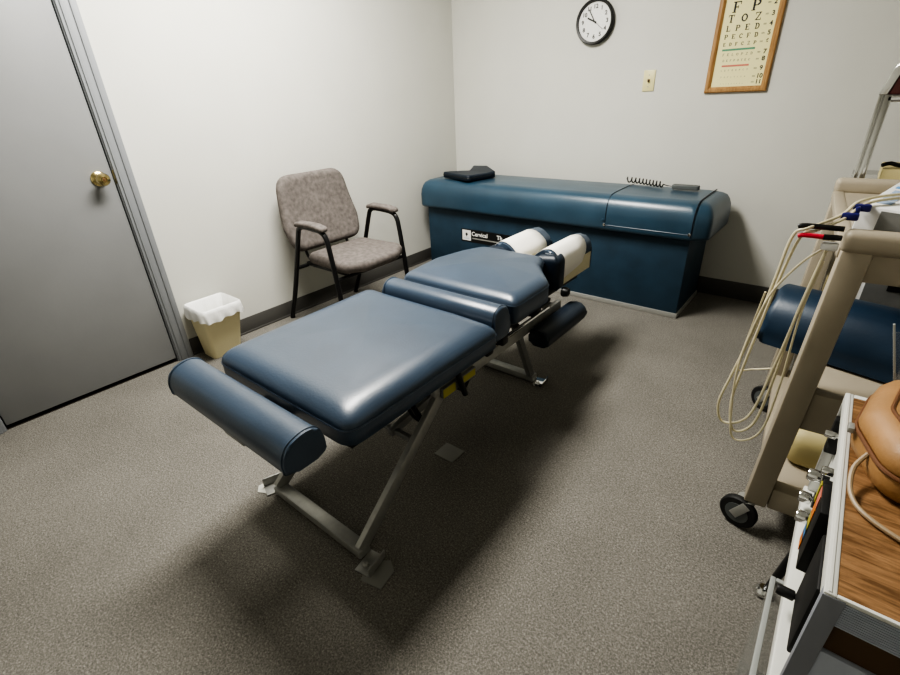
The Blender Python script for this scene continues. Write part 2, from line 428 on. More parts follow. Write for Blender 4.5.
# steel frame
FX0, FX1 = 1.345, 1.752
def foot_bar(y, x0, x1):
    bm = nb(); box(bm, (x0, y-.022, .006), (x1, y+.022, .036), .003); return bm
obj('foot_bar', foot_bar(-2.750, FX0-.014, FX1+.036), 'steel', at)
obj('foot_bar', foot_bar(-1.585, FX0+.04, FX1-.04), 'steel', at)
for x in (FX0, FX1):
    bm = nb(); bar(bm, (x+(.026 if x == FX1 else 0), -2.758, .034), (x, -2.300, .372), .020, .048, (0, 0, 1), .003); obj('strut', bm, 'steel', at)
    obj('rail', B((x-.011, -2.36, .345), (x+.011, -1.46, .395), bev=.003), 'steel', at)
for x in (FX0+.05, FX1-.06):
    bm = nb(); bar(bm, (x, -1.59, .03), (x, -1.745, .36), .026, .032, (0, 1, 0), .003); obj('post', bm, 'steelmat', at)
for y, z in ((-2.33, .365), (-2.02, .37), (-1.50, .37)):
    obj('crossbar', B((FX0+.011, y-.015, z-.015), (FX1-.011, y+.015, z+.015), bev=.003), 'steelmat', at)
def plate(x, y, ang, lift):
    # folded steel foot: flat plate on the floor with an upturned lip
    bm = nb(); box(bm, (-.04, -.028, .002), (.04, .028, .006), .001)
    box(bm, (-.04, .024, .004), (.04, .028, .004+lift), .001)
    lathe(bm, [(.010, .006), (.010, .014), (.006, .018), (0, .018)], (.012, -.006, 0), seg=10)
    bm.transform(Matrix.Translation((x, y, 0)) @ Matrix.Rotation(ang, 4, 'Z')); return bm
obj('foot_plate', plate(1.305, -2.748, math.radians(70), .035), 'steel', at)
obj('foot_plate', plate(1.818, -2.760, math.radians(-80), .03), 'steel', at)
obj('foot_plate', plate(1.74, -1.585, math.radians(-80), .02), 'chrome', at)
obj('foot_plate', plate(1.36, -1.585, math.radians(80), .02), 'chrome', at)
# pad brackets and mechanism beneath the cushions
obj('pad_board', B((1.28, -2.77, .462), (1.84, -2.17, .479), bev=.003), 'black', at)
obj('pad_board', B((1.29, -1.98, .452), (1.79, -1.62, .469), bev=.003), 'black', at)
obj('pad_board', B((1.29, -2.165, .4625), (1.80, -1.985, .4865), bev=.003), 'black', at)  # added to bridge the pad gaps so no light leaks onto the carpet
obj('ankle_bracket', B((1.50, -2.93, .460), (1.60, -2.70, .504), bev=.003), 'steelmat', at)
for x in (1.42, 1.67):
    bm = nb(); bar(bm, (x, -2.72, .455), (x, -2.36, .36), .02, .03); obj('pad_arm', bm, 'steelmat', at)
for y0, y1 in ((-2.30, -2.22), (-1.95, -1.88), (-1.70, -1.62)):
    for x0 in (FX0, FX1-.045): obj('pad_support', B((x0, y0, .395), (x0+.04, y1, .4615 if y0 < -2 else .4515), bev=.003), 'blackmetal', at)
obj('release_tube', T([(1.768, -2.30, .40), (1.772, -2.1, .405), (1.772, -1.60, .41)], .006), 'chrome', at)
for y in (-2.08, -1.98):
    obj('clamp', B((1.765, y-.02, .40), (1.795, y+.02, .455), bev=.006), 'black', at)
hd = obj('headpiece_mount', B((1.40, -1.50, .40), (1.70, -1.16, .434), bev=.004), 'blackmetal', at)
bm = nb(); lathe(bm, [(.022, 0), (.024, .01), (.018, .03), (0, .034)], (1.752, -1.43, .425), (1, 0, 0), 12); obj('tilt_knob', bm, 'black', hd)
lv = obj('release_lever', T([(1.780, -2.275, .445), (1.788, -2.262, .40), (1.792, -2.25, .355), (1.792, -2.235, .318)], .0105, 5), 'black', at)
obj('lever_bracket', B((1.7635, -2.335, .345), (1.777, -2.15, .382), bev=.002), 'steelmat', at)
obj('warning_sticker', B((1.777, -2.225, .352), (1.7785, -2.155, .378)), 'yellow', at)
obj('warning_sticker', B((1.777, -2.335, .347), (1.7785, -2.27, .380)), 'yellow', at)
obj('drop_rod', T([(1.70, -2.52, .455), (1.72, -2.47, .40), (1.71, -2.42, .30), (1.70, -2.38, .25)], .006, 4), 'black', at)
for x in (1.62,):
    bm = nb(); bar(bm, (x, -2.45, .205), (x, -2.12, .245), .022, .03); obj('link_arm', bm, 'steelmat', at)
bm = nb(); bar(bm, (1.50, -2.43, .205), (1.70, -2.43, .205), .018, .018); obj('link_pin', bm, 'steelmat', at)
for x in (1.40, 1.70):
    bm = nb(); bar(bm, (x, -2.14, .24), (x, -2.02, .357), .014, .022); obj('link_arm', bm, 'blackmetal', at)
obj('link_pin', T([(1.39, -2.13, .243), (1.71, -2.13, .243)], .009), 'blackmetal', at)
obj('cable_tie', T([(1.735, -2.44, .36), (1.725, -2.42, .33), (1.735, -2.40, .27), (1.72, -2.385, .24)], .009, 4), 'black', at)
# arm rest on the open side
ap = extr([(p.x, p.y) for p in catmull([(a, b, 0) for a, b in ((1.768, .325), (1.773, .304), (1.80, .300), (1.835, .300), (1.856, .306), (1.862, .33), (1.860, .352), (1.845, .368), (1.81, .374), (1.78, .372), (1.768, .355))], 3, True)], 'y', -1.76, -1.39, .014)
arm = obj('arm_pad', ap, 'navy', at, 50)
obj('arm_bracket', B((1.764, -1.60, .315), (1.770, -1.50, .36)), 'blackmetal', at)
# foot pedal plate on the carpet
single('floor_plate', B((1.655, -2.27, 0.0005), (1.745, -2.19, .004), bev=.001), 'tape', 'small grey square plate lying on the carpet under the adjusting table', 'plate')
def patch(pts, z=.0025):
    bm = nb(); vs = [bm.verts.new((x, y, .0005)) for x, y in pts]; f = bm.faces.new(vs)
    r = bmesh.ops.extrude_face_region(bm, geom=[f]); bmesh.ops.translate(bm, verts=[v for v in r['geom'] if isinstance(v, bmesh.types.BMVert)], vec=(0, 0, z))
    return bm
single('tape_patch', patch([(1.835, -2.815), (1.905, -2.80), (1.895, -2.735), (1.86, -2.715), (1.815, -2.75)]), 'tape', 'crumpled grey tape patch by the near right foot of the adjusting table', 'tape', 'floor tapes')
single('tape_patch', patch([(1.245, -2.785), (1.27, -2.805), (1.31, -2.785), (1.30, -2.735), (1.255, -2.74)]), 'tapelight', 'pale tape patch by the near left foot of the adjusting table', 'tape', 'floor tapes')

# ------------------------------------------------------------------ long table against the back wall
lt = thing('treatment_bench', 'long blue box-based treatment bench against the back wall', 'treatment table', (1.07, -.29, 0))
obj('base_cabinet', B((.115, -.49, .03), (2.05, -.035, .49), bev=.003), 'tealbox', lt)
obj('kick_plate', B((.11, -.496, .001), (2.056, -.03, .032), bev=.002), 'alu', lt)
tp = rpoly([(.075, -.545), (2.065, -.545), (2.145, -.505), (2.150, -.05), (2.10, -.03), (.075, -.03)], [.05, .06, .05, .06, .04, .05])
cu = obj('cushion', pad(tp, [(.012, .487), (.002, .495), (0, .51), (0, .58), (.004, .615), (.014, .645), (.028, .668), (.05, .681), (.080, .689)], .006), 'teal', lt, 60)
# seams with buttons
def seam(x, x2):
    return [(x, -.5455, .505), (x, -.5462, .58), (x+(x2-x)*.02, -.542, .616), (x+(x2-x)*.05, -.531, .647), (x+(x2-x)*.1, -.513, .6695), (x+(x2-x)*.15, -.486, .684), (x+(x2-x)*.2, -.45, .6915), (x+(x2-x)*.6, -.25, .6955), (x2, -.10, .693)]
bm = nb(); tube(bm, catmull(seam(1.575, 1.575), 4), .0022, 6); obj('seam', bm, 'navy', cu)
bm = nb(); tube(bm, catmull(seam(2.06, 2.06), 4), .0035, 6); obj('seam', bm, 'navy', cu)
bm = nb(); tube(bm, [(1.575, -.546, .521), (2.06, -.546, .521)], .0018, 6); obj('seam', bm, 'slate', cu)
for x, z in ((1.572, .523), (2.052, .523), (1.56, .548)):
    bm = nb(); lathe(bm, [(.009, 0), (.008, .004), (0, .006)], (x, -.545, z), (0, -1, 0), 12); obj('button', bm, 'chrome' if z < .54 else 'teal', cu)
# label strip
lb = obj('label_strip', B((.443, -.4925, .252), (1.02, -.4903, .348)), 'black', lt)
obj('logo_square', B((.452, -.4935, .262), (.532, -.4926, .340)), 'white', lb)
bm = nb(); lathe(bm, [(.011, 0), (.011, .0006), (0, .0008)], (.492, -.4936, .309), (0, -1, 0), 16); box(bm, (.488, -.4944, .292), (.496, -.4936, .31)); obj('emblem', bm, 'ink', lb)
bm = nb(); text_into(bm, 'CLINIC', .0165, wallm(.492, -.4940, .277), bold=0); obj('emblem_text', bm, 'greytxt', lb)
bm = nb(); text_into(bm, 'Cervical', .044, wallm(.612, -.4932, .316), .0006); obj('lettering', bm, 'white', lb, smooth=False)
bm = nb(); text_into(bm, 'Th', .044, wallm(.765, -.4932, .316), .0006, align='LEFT'); obj('lettering', bm, 'white', lb, smooth=False)
obj('underline', B((.545, -.4938, .278), (.98, -.4926, .2875)), 'alu', lb)
# spiral cord and hand control lying on the bench
cord = nb(); P = []
x0, x1 = 1.515, 1.775; turns = 10; N = turns*14
for i in range(N+1):
    t = i/N; a = t*turns*2*PI
    P.append((x0+(x1-x0)*t**.9, -.10-.09*t+.006*math.sin(t*5)+.015*math.cos(a), .7155+.015*math.sin(a)))
tube(cord, P, .0042, 6)
tube(cord, catmull([P[-1], (1.80, -.195, .712), (1.835, -.20, .710)], 5), .003, 6)
single('spiral_cord', cord, 'black', 'black coiled cord lying on top of the blue bench', 'cord')
hc = single('hand_control', pad(rpoly([(1.835, -.228), (1.985, -.218), (1.985, -.178), (1.835, -.182)], .014), rprof(.6985, .724, .006, .003), .002), 'greyp', 'grey hand control lying at the end of the coiled cord on the bench', 'remote')

# ------------------------------------------------------------------ arm chair
chx = thing('armchair', 'taupe fabric armchair with black metal frame against the left wall', 'chair', (.35, -1.53, 0))
sp = rpoly([(.235, -1.755), (.62, -1.775), (.69, -1.66), (.685, -1.42), (.60, -1.285), (.235, -1.305)], [.07, .06, .10, .12, .10, .07])
obj('seat', pad(sp, rprof(.392, .452, .028, .015), .012), 'fabric', chx, 60)
# backrest: rounded panel leaning against the wall side
def backrest():
    o = rpoly([(-.245, 0), (.245, 0), (.275, .14), (.235, .44), (-.225, .44), (-.27, .14)], [.10, .10, .15, .10, .10, .15])
    tilt = math.radians(-14)
    # local x -> world y, local y -> up, local z -> world +x
    base = Matrix(((0, 0, 1, 0), (1, 0, 0, 0), (0, 1, 0, 0), (0, 0, 0, 1)))
    tf = Matrix.Translation((.175, -1.545, .445)) @ Matrix.Rotation(tilt, 4, 'Y') @ base
    def curve(x, y, z): return .35*x*x + .02*math.sin((y/.44)*PI)*-1
    return pad(o, [(.006, 0), (0, .008), (0, .03), (.006, .042), (.018, .052), (.035, .057)], .008, tf, curve)
obj('backrest', backrest(), 'fabric', chx, 60)
def cframe(y, inn):
    s = catmull([(.045, y, .012), (.12, y, .17), (.215, y, .40), (.285, y, .585), (.305, y, .618), (.345, y, .632), (.44, y, .630), (.50, y, .622), (.535, y, .595), (.552, y, .52), (.585, y, .25), (.605, y, .012)], 5)
    bm = nb(); tube(bm, s, .014, 10); return bm
for y in (-1.805, -1.262):
    f = obj('side_frame', cframe(y, 0), 'blackmetal', chx)
    obj('armrest', pad(rpoly([(.285, y-.028), (.54, y-.028), (.54, y+.028), (.285, y+.028)], .025), rprof(.640, .664, .012, .004), .004,
        zfn=lambda x, yy, z: -.35*max(0, x-.46)**1.3-.25*max(0, .33-x)), 'fabric', chx, 60)
    for x in (.045, .605): obj('foot_cap', T([(x, y, .001), (x, y, .016)], .015), 'rubber', f)
obj('seat_support', T([(.22, -1.805, .372), (.22, -1.262, .372)], .011), 'blackmetal', chx)
obj('seat_support', T([(.565, -1.805, .355), (.565, -1.262, .355)], .011), 'blackmetal', chx)
obj('seat_rail', B((.215, -1.74, .368), (.57, -1.71, .391), bev=.003), 'blackmetal', chx)
obj('seat_rail', B((.215, -1.36, .368), (.57, -1.33, .391), bev=.003), 'blackmetal', chx)
for y in (-1.70, -1.38):
    bm = nb(); tube(bm, catmull([(.26, y, .372), (.195, y, .40), (.165, y, .46), (.14, y, .60)], 5), .009, 8); obj('back_bracket', bm, 'blackmetal', chx)

# ------------------------------------------------------------------ wastebasket
wb = thing('wastebasket', 'cream rectangular wastebasket on the floor between door frame and armchair', 'bin', (.12, -2.31, 0))
def frustum(z0, z1, a, b, r0=.02):
    bm = nb(); rings = []
    lv = [0, .5, .92, 1]
    def ring(t, d=0):
        x0 = a[0]+(b[0]-a[0])*t+d; y0 = a[1]+(b[1]-a[1])*t+d; x1 = a[2]+(b[2]-a[2])*t-d; y1 = a[3]+(b[3]-a[3])*t-d
        return [bm.verts.new((p.x, p.y, z0+(z1-z0)*t)) for p in rpoly2([(x0, y0), (x1, y0), (x1, y1), (x0, y1)], r0)]
    for t in lv: rings.append(ring(t))
    for t in (1, .5, .02): rings.append(ring(t, .004))
    for p, q in zip(rings, rings[1:]):
        n = len(p)
        for k in range(n): bm.faces.new((p[k], p[(k+1) % n], q[(k+1) % n], q[k]))
    bm.faces.new(rings[0][::-1]); bm.faces.new(rings[-1]); return bm
def rpoly2(pts, r, n=5):
    out = []; N = len(pts)
    for i in range(N):
        p = Vector(pts[i]); a = Vector(pts[i-1]); b = Vector(pts[(i+1) % N]); da = (a-p).normalized(); db = (b-p).normalized()
        for k in range(n+1):
            t = k/n; out.append((1-t)**2*(p+da*r)+2*t*(1-t)*p+t*t*(p+db*r))
    return out
A_ = (.035, -2.395, .165, -2.235); B_ = (.028, -2.42, .235, -2.205)
obj('bucket', frustum(.0, .30, A_, B_), 'cream', wb)
def liner():
    bm = nb(); rings = []; rnd = random.Random(3)
    base = rpoly2([(B_[0], B_[1]), (B_[2], B_[1]), (B_[2], B_[3]), (B_[0], B_[3])], .025, 8)
    full = []
    for i in range(len(base)):
        a = base[i]; b = base[(i+1) % len(base)]; k = max(1, int((b-a).length/.012))
        for j in range(k): full.append(a.lerp(b, j/k))
    n = len(full); mx_, my_, hx_, hy_ = (B_[0]+B_[2])/2, (B_[1]+B_[3])/2, (B_[2]-B_[0])/2, (B_[3]-B_[1])/2
    for d, z, wv, dz in ((-.010, .243, .004, .007), (-.011, .262, .003, .003), (-.009, .288, .002, .0), (-.006, .304, .001, 0), (0, .309, 0, 0), (.007, .303, .001, 0), (.022, .25, .002, 0), (.056, .12, .002, 0)):
        ins = inset(full, d) if d < .01 else [Vector((mx_+(p.x-mx_)*(1-d/hx_), my_+(p.y-my_)*(1-d/hy_))) for p in full]
        rings.append([bm.verts.new((p.x+wv*math.sin(i*1.3+z*60)*(0 if p.x < .04 else 1), p.y+wv*math.cos(i*.9+z*35), z+dz*math.sin(i*.33+1)+dz*.5*math.sin(i*1.1))) for i, p in enumerate(ins)])
    for p, q in zip(rings, rings[1:]):
        for k in range(n): bm.faces.new((p[k], p[(k+1) % n], q[(k+1) % n], q[k]))
    for v in bm.verts: v.co.x = max(v.co.x, .0175)
    return bm
bl = single('bin_liner', liner(), 'bag', 'white plastic bin bag folded over the rim of the cream wastebasket', 'bin bag', angle=80)

# ------------------------------------------------------------------ wall clock, switch, eye chart
ck = thing('wall_clock', 'round black-rimmed wall clock on the back wall', 'clock', (1.172, 0, 1.50))
cc = (1.172, -.0005, 1.622)
bm = nb(); lathe(bm, [(.112, 0), (.122, .004), (.124, .028), (.118, .038), (.108, .036), (.107, .020), (0, .020)], cc, (0, -1, 0), 64); obj('case', bm, 'black', ck)
bm = nb(); lathe(bm, [(.1065, .0202), (.1065, .0215), (0, .0215)], cc, (0, -1, 0), 64); fc = obj('face', bm, 'white', ck)
for h in range(1, 13):
    bm = nb(); a = PI/2-h*PI/6; text_into(bm, str(h), .031, wallm(cc[0]+.080*math.cos(a), -.0230, cc[2]+.080*math.sin(a)), .0003); obj('numeral', bm, 'ink', fc, smooth=False)
def hand(ang, L, w, y, back=.012):
    bm = nb(); d = Vector((math.sin(ang), 0, math.cos(ang)))
    bar(bm, Vector((cc[0], y, cc[2]))-d*back, Vector((cc[0], y, cc[2]))+d*L, w, .0008, (0, -1, 0), 0); return bm
obj('hour_hand', hand(math.radians(-64), .054, .0085, -.0245), 'ink', ck)
obj('minute_hand', hand(math.radians(-32), .080, .0055, -.0258), 'ink', ck)
obj('second_hand', hand(math.radians(128), .072, .002, -.027, .018), 'ink', ck)

sw = thing('light_switch', 'ivory single toggle light switch on the back wall right of the clock', 'switch', (1.545, 0, 1.22))
obj('cover_plate', B((1.51, -.006, 1.225), (1.58, -.0005, 1.34), bev=.002), 'ivory', sw)
obj('toggle', B((1.540, -.018, 1.276), (1.550, -.006, 1.292), bev=.002), 'darkwood', sw)
for z in (1.250, 1.314):
    bm = nb(); lathe(bm, [(.003, 0), (.003, .001), (0, .0015)], (1.545, -.006, z), (0, -1, 0), 10); obj('screw', bm, 'steel', sw)

ec = thing('eye_chart', 'oak-framed eye test chart hanging on the back wall', 'chart', (2.025, 0, 1.2))
lean = math.radians(-1.2); piv = Vector((2.025, 0, 1.2))
def leanbm(bm): bmesh.ops.rotate(bm, verts=bm.verts, cent=piv, matrix=Matrix.Rotation(-lean, 3, 'Y')); return bm
CW, CH = .156, .62
fr = nb(); x0, x1, z0, z1 = 2.025-CW, 2.025+CW, 1.199, 1.199+CH
for (p, q) in (((x0, z0), (x1, z0)), ((x1, z0), (x1, z1)), ((x1, z1), (x0, z1)), ((x0, z1), (x0, z0))):
    pass
def mitre(x0, z0, x1, z1, w):
    bm = nb(); o = [(x0, z0), (x1, z0), (x1, z1), (x0, z1)]; sx = [1, -1, -1, 1]; sz = [1, 1, -1, -1]
    prof = [(0, -.001), (0, -.014), (.006, -.020), (w*.6, -.021), (w, -.012), (w, -.001)]
    rings = [[bm.verts.new((o[i][0]+sx[i]*d, y, o[i][1]+sz[i]*d)) for d, y in prof] for i in range(4)]
    for i in range(4):
        a, b = rings[i], rings[(i+1) % 4]
        for k in range(len(prof)): bm.faces.new((a[k], a[(k+1) % len(prof)], b[(k+1) % len(prof)], b[k]))
    return bm
obj('picture_frame', mitre(x0, z0, x1, z1, .030), 'oak', ec, 20)
pn = obj('chart_sheet', B((x0+.028, -.008, z0+.028), (x1-.028, -.002, z1-.028)), 'chart', ec)
# slab-serif optotypes drawn on a 5 x 5 grid
def seg_poly(bm, pts, y):
    vs = [bm.verts.new((x, y, z)) for x, z in pts]; bm.faces.new(vs)
def glyph(bm, chs, cx, cz, h, y=-.0085, t=.23, serif=True):
    w = h*.86; x0 = cx-w/2; z0 = cz-h/2
    def R(a, b, c, d): seg_poly(bm, [(x0+a*w, z0+b*h), (x0+c*w, z0+b*h), (x0+c*w, z0+d*h), (x0+a*w, z0+d*h)], y)
    def S(px, pz, hw=.17): R(px-hw, pz, px+hw, pz+.07)
    def arc(ax, az, rx, rz, a0, a1, t2=t, n=14):
        for k in range(n):
            p = a0+(a1-a0)*k/n; q = a0+(a1-a0)*(k+1)/n
            seg_poly(bm, [(x0+(ax+rx*math.cos(p))*w, z0+(az+rz*math.sin(p))*h), (x0+(ax+rx*math.cos(q))*w, z0+(az+rz*math.sin(q))*h),
                          (x0+(ax+(rx-t2)*math.cos(q))*w, z0+(az+(rz-t2*.7)*math.sin(q))*h), (x0+(ax+(rx-t2)*math.cos(p))*w, z0+(az+(rz-t2*.7)*math.sin(p))*h)], y)
    c = chs
    if c in 'EFPLD': R(.14, 0, .14+t, 1); S(.22, 0); R(0, .93, .2, 1)
    if c == 'E': R(.1, 0, .9, .1); R(.1, .9, .9, 1); R(.2, .45, .62, .55); R(.82, 0, .9, .28); R(.82, .72, .9, 1); R(.56, .36, .64, .64)
    if c == 'F': R(.1, .9, .9, 1); R(.2, .45, .62, .55); R(.82, .72, .9, 1); R(.56, .36, .64, .64); S(.22, 0, .22)
    if c == 'P': R(.14, .9, .6, 1); R(.14, .42, .6, .52); arc(.58, .71, .36, .29, -PI/2, PI/2); S(.22, 0, .22)
    if c == 'L': R(.1, 0, .9, .1); R(.82, 0, .9, .32)
    if c == 'D': R(.1, 0, .5, .1); R(.1, .9, .5, 1); arc(.48, .5, .46, .5, -PI/2, PI/2)
    if c == 'T': R(.5-t/2, 0, .5+t/2, 1); R(.05, .9, .95, 1); R(.05, .70, .13, 1); R(.87, .70, .95, 1); S(.5, 0, .22)
    if c == 'O': arc(.5, .5, .48, .5, 0, 2*PI, t, 24)
    if c == 'C': arc(.52, .5, .48, .5, .22*PI, 1.78*PI, t, 20); R(.84, .66, .91, .92)
    if c == 'Z':
        R(.08, .9, .92, 1); R(.08, 0, .92, .1); R(.08, .72, .16, 1); R(.84, 0, .92, .28)
        seg_poly(bm, [(x0+.1*w, z0), (x0+.28*w, z0), (x0+.92*w, z0+h), (x0+.74*w, z0+h)], y)
XC = 2.003
rows = [('E', 1.700, .085, 0), ('FP', 1.607, .050, .090), ('TOZ', 1.555, .036, .0635), ('LPED', 1.511, .027, .0455), ('PECFD', 1.472, .0215, .0362), ('EDFCZP', 1.436, .0165, .0295)]
for s, z, h, sp_ in rows:
    bm = nb()
    for i, c_ in enumerate(s): glyph(bm, c_, XC+(i-(len(s)-1)/2)*sp_, z, h)
    obj('letter_row', bm, 'ink', pn, smooth=False)
for s, z, h, sp_ in [('FELOPZD', 1.387, .0125, .0228), ('DEFPOTEC', 1.358, .0105, .0180), ('LEFODPCT', 1.310, .0080, .0182), ('FDPLTCEO', 1.277, .0062, .0168), ('PEZOLCFTD', 1.243, .0045, .0135)]:
    bm = nb()
    for i, c_ in enumerate(s): glyph(bm, c_, XC+(i-(len(s)-1)/2)*sp_, z, h, t=.2)
    obj('letter_row', bm, 'inklight', pn, smooth=False)
obj('green_line', B((1.923, -.0088, 1.4050), (2.083, -.0082, 1.4145)), 'green', pn)
obj('red_line', B((1.936, -.0088, 1.3275), (2.070, -.0082, 1.3365)), 'redink', pn)
for i, z in enumerate((1.70, 1.611, 1.561, 1.517, 1.476, 1.438, 1.390, 1.358, 1.314, 1.276, 1.248)):
    bm = nb(); text_into(bm, str(i+1), .030, wallm(2.133, -.0086, z), .0002); obj('row_number', bm, 'ink', pn, smooth=False)
for i, z in enumerate((1.70, 1.611, 1.561, 1.517, 1.476, 1.438, 1.390, 1.358, 1.314, 1.276, 1.248)):
    bm = nb(); box(bm, (2.098, -.0088, z+.001), (2.112, -.0082, z+.0028)); box(bm, (2.098, -.0088, z-.003), (2.112, -.0082, z-.0012)); obj('row_mark', bm, 'inklight', pn)

# ------------------------------------------------------------------ beige utility cart
CX0, CX1, CY0, CY1 = 2.650, 3.22, -1.965, -1.145
ct = thing('utility_cart', 'beige three-shelf plastic utility cart on casters by the right edge', 'cart', ((CX0+CX1)/2, -1.55, 0))
for (x, y) in ((CX0, CY0), (CX0, CY1-.07), (CX1-.07, CY0), (CX1-.07, CY1-.07)):
    bm = nb(); bar(bm, (x+.028, y+.034, .105), (x+(.056 if x == CX0 else 0), y+.034, .90), .058, .060, (0, 1, 0), .006); obj('post', bm, 'beige', ct)
# top tray with raised rolled rim
def tray(z, rim, apron, bev=.016):
    bm = nb(); w = .05; L = CX0+.022
    box(bm, (L, CY0, z-.012), (CX1, CY0+w, z+rim), bev, 4); box(bm, (L, CY1-w, z-.012), (CX1, CY1, z+rim), bev, 4)
    box(bm, (L, CY0+w*.6, z-.03), (L+.03, CY1-w*.6, z-.001), .004, 2); box(bm, (CX1-w, CY0+w*.6, z-.03), (CX1, CY1-w*.6, z+rim-.003), bev, 4)
    box(bm, (L+.02, CY0+w*.6, z-.03), (CX1-w*.6, CY1-w*.6, z-.004)); return bm
obj('top_tray', tray(.905, .04, .0), 'beige', ct)
for y0 in (CY0+.012, CY1-.045): obj('apron', B((CX0+.05, y0, .830), (CX1-.05, y0+.033, .904), bev=.003), 'beige', ct)
obj('middle_shelf', B((CX0+.03, CY0+.05, .475), (CX1-.02, CY1-.05, .515), (CX0+.060, CY0+.02, .40), (CX1-.060, CY0+.055, .515), (CX0+.060, CY1-.055, .40), (CX1-.060, CY1-.02, .515), bev=.003), 'beige', ct)
obj('bottom_shelf', B((CX0+.02, CY0+.06, .13), (CX1-.02, CY1-.06, .17), (CX0+.060, CY0+.01, .105), (CX1-.060, CY0+.06, .18), (CX0+.060, CY1-.06, .105), (CX1-.060, CY1-.01, .18), bev=.004), 'beige', ct)
def caster(x, y, ang):
    c = None
    bm = nb(); ax = Vector((math.cos(ang), math.sin(ang), 0))
    lathe(bm, [(.035, -.013), (.050, -.012), (.054, -.007), (.054, .007), (.050, .012), (.035, .013)], (x, y, .0545), ax, 28)
    c = obj('caster', bm, 'rubber', ct)
    bm = nb(); lathe(bm, [(.034, -.0145), (.034, .0145)], (x, y, .0545), ax, 20); obj('hub', bm, 'greyp', c)
    bm = nb(); side = ax
    for s in (-1, 1):
        p = Vector((x, y, .055))+side*.0185*s
        tt = Vector((side.y, -side.x, 0)); bar(bm, p-Vector((0, 0, .010))-tt*.008, p+tt*.022+Vector((0, 0, .046)), .026, .003, side, .001)
    lathe(bm, [(.026, .096), (.026, .105)], (x+.012, y+.012, 0), seg=16); obj('fork', bm, 'steel', c)
caster(CX0-.004, CY0+.012, math.radians(70)); caster(CX0+.010, CY1-.075, math.radians(55))
caster(CX1-.03, CY0+.03, math.radians(70)); caster(CX1-.03, CY1-.06, math.radians(55))
# bolster on the middle shelf
def bolst():
    o = [(-.105, 0), (-.120, .03), (-.118, .08), (-.085, .135), (-.03, .160), (.03, .158), (.085, .132), (.112, .08), (.112, .03), (.10, 0)]
    bm = extr([(p.x, p.y) for p in catmull([(a, b, 0) for a, b in o], 3, True)], 'x', 0, .52, .022)
    bm.transform(Matrix.Translation((2.578, -1.590, .5165)) @ Matrix.Rotation(math.radians(-14), 4, 'Z')); return bm
single('bolster_cushion', bolst(), 'bolster', 'navy blue vinyl bolster on the middle shelf of the beige cart', 'cushion', angle=60)
# stimulator on the top tray (tilted white face)
st = thing('stimulator_unit', 'white electrotherapy stimulator with blue buttons on the top of the beige cart', 'device', (2.86, -1.56, .88))
def place(bm):
    bm.transform(Matrix.Translation((2.680, -1.880, .9065)) @ Matrix.Rotation(math.radians(-11), 4, 'Z') @ Matrix.Rotation(math.radians(3), 4, 'Y')); return bm
# local frame: x to the right, y away from the camera, z up; the long white strip runs along y
obj('housing', place(B((0, 0, 0.012), (.30, .56, .082), bev=.005)), 'white', st)
obj('grey_panel', place(B((.080, .006, .0822), (.285, .54, .0835))), 'steelmat', st)
obj('grey_panel', place(B((.040, -.0012, .018), (.292, -.0001, .076))), 'steelmat', st)
for i in range(4): obj('button', place(B((.018, .05+i*.05, .0822), (.046, .087+i*.05, .084), bev=.0005)), 'greytxt', st)
obj('blue_button', place(B((.012, .275, .0822), (.05, .30, .0845), bev=.0005)), 'bluetxt', st)
obj('display_window', place(B((.010, .36, .0822), (.052, .53, .084))), 'steelmat', st)
for i in range(2): obj('dark_slot', place(B((.062, .10+i*.12, .0822), (.078, .18+i*.12, .0835))), 'black', st)
# second device on the middle shelf behind
bxs = thing('boxed_device', 'white and grey electrotherapy machine standing behind the navy bolster on the cart', 'device', (2.93, -1.28, .5165))
obj('housing', B((2.735, -1.40, .5165), (3.08, -1.25, .700), bev=.005), 'white', bxs)
obj('grey_panel', B((2.775, -1.403, .53), (3.06, -1.4005, .69)), 'steelmat', bxs)
for i in range(3): obj('dark_slot', B((2.83+i*.07, -1.405, .65), (2.87+i*.07, -1.4032, .67)), 'black', bxs)
obj('blue_print', B((2.745, -1.4025, .62), (2.76, -1.4005, .68)), 'bluetxt', bxs)
# cream folded bag on the bottom shelf
single('storage_bag', pad(rpoly([(2.71, -1.80), (3.0, -1.80), (3.02, -1.40), (2.69, -1.38)], .05), rprof(.172, .31, .05, .02), .02, zfn=lambda x, y, z: .012*math.sin(x*22+y*17)*(z > .2)), 'pale', 'pale yellow bag on the bottom shelf of the beige cart', 'bag', angle=60)
# leads: plugs over the near corner and loops hanging down
def lead(pts, m, label, r=.0035, grp='stimulator leads'):
    return single('cable', T(pts, r, 8, seg=8), m, label, 'cable', grp)
lead([(2.95, -1.66, 1.0), (2.80, -1.76, .998), (2.70, -1.88, .996), (2.662, -1.935, .966), (2.62, -1.985, .945), (2.595, -1.995, .93), (2.578, -1.99, .82), (2.565, -1.985, .68), (2.555, -1.985, .56), (2.55, -1.985, .45), (2.572, -1.985, .36), (2.615, -1.985, .40), (2.628, -1.985, .55), (2.632, -1.985, .72), (2.645, -1.985, .87), (2.652, -1.985, .925)], 'lead', 'cream cable with the red plug looping down the near post of the cart')
lead([(2.96, -1.63, 1.005), (2.80, -1.74, 1.003), (2.69, -1.875, 1.001), (2.655, -1.93, .972), (2.605, -2.0, .952), (2.580, -2.0, .93), (2.57, -2.0, .82), (2.555, -2.0, .67), (2.535, -2.0, .54), (2.522, -2.0, .44), (2.545, -2.0, .385), (2.600, -2.0, .43), (2.622, -2.0, .60), (2.635, -2.0, .76), (2.648, -2.0, .90)], 'lead', 'cream cable with the black plug looping down beside the cart')
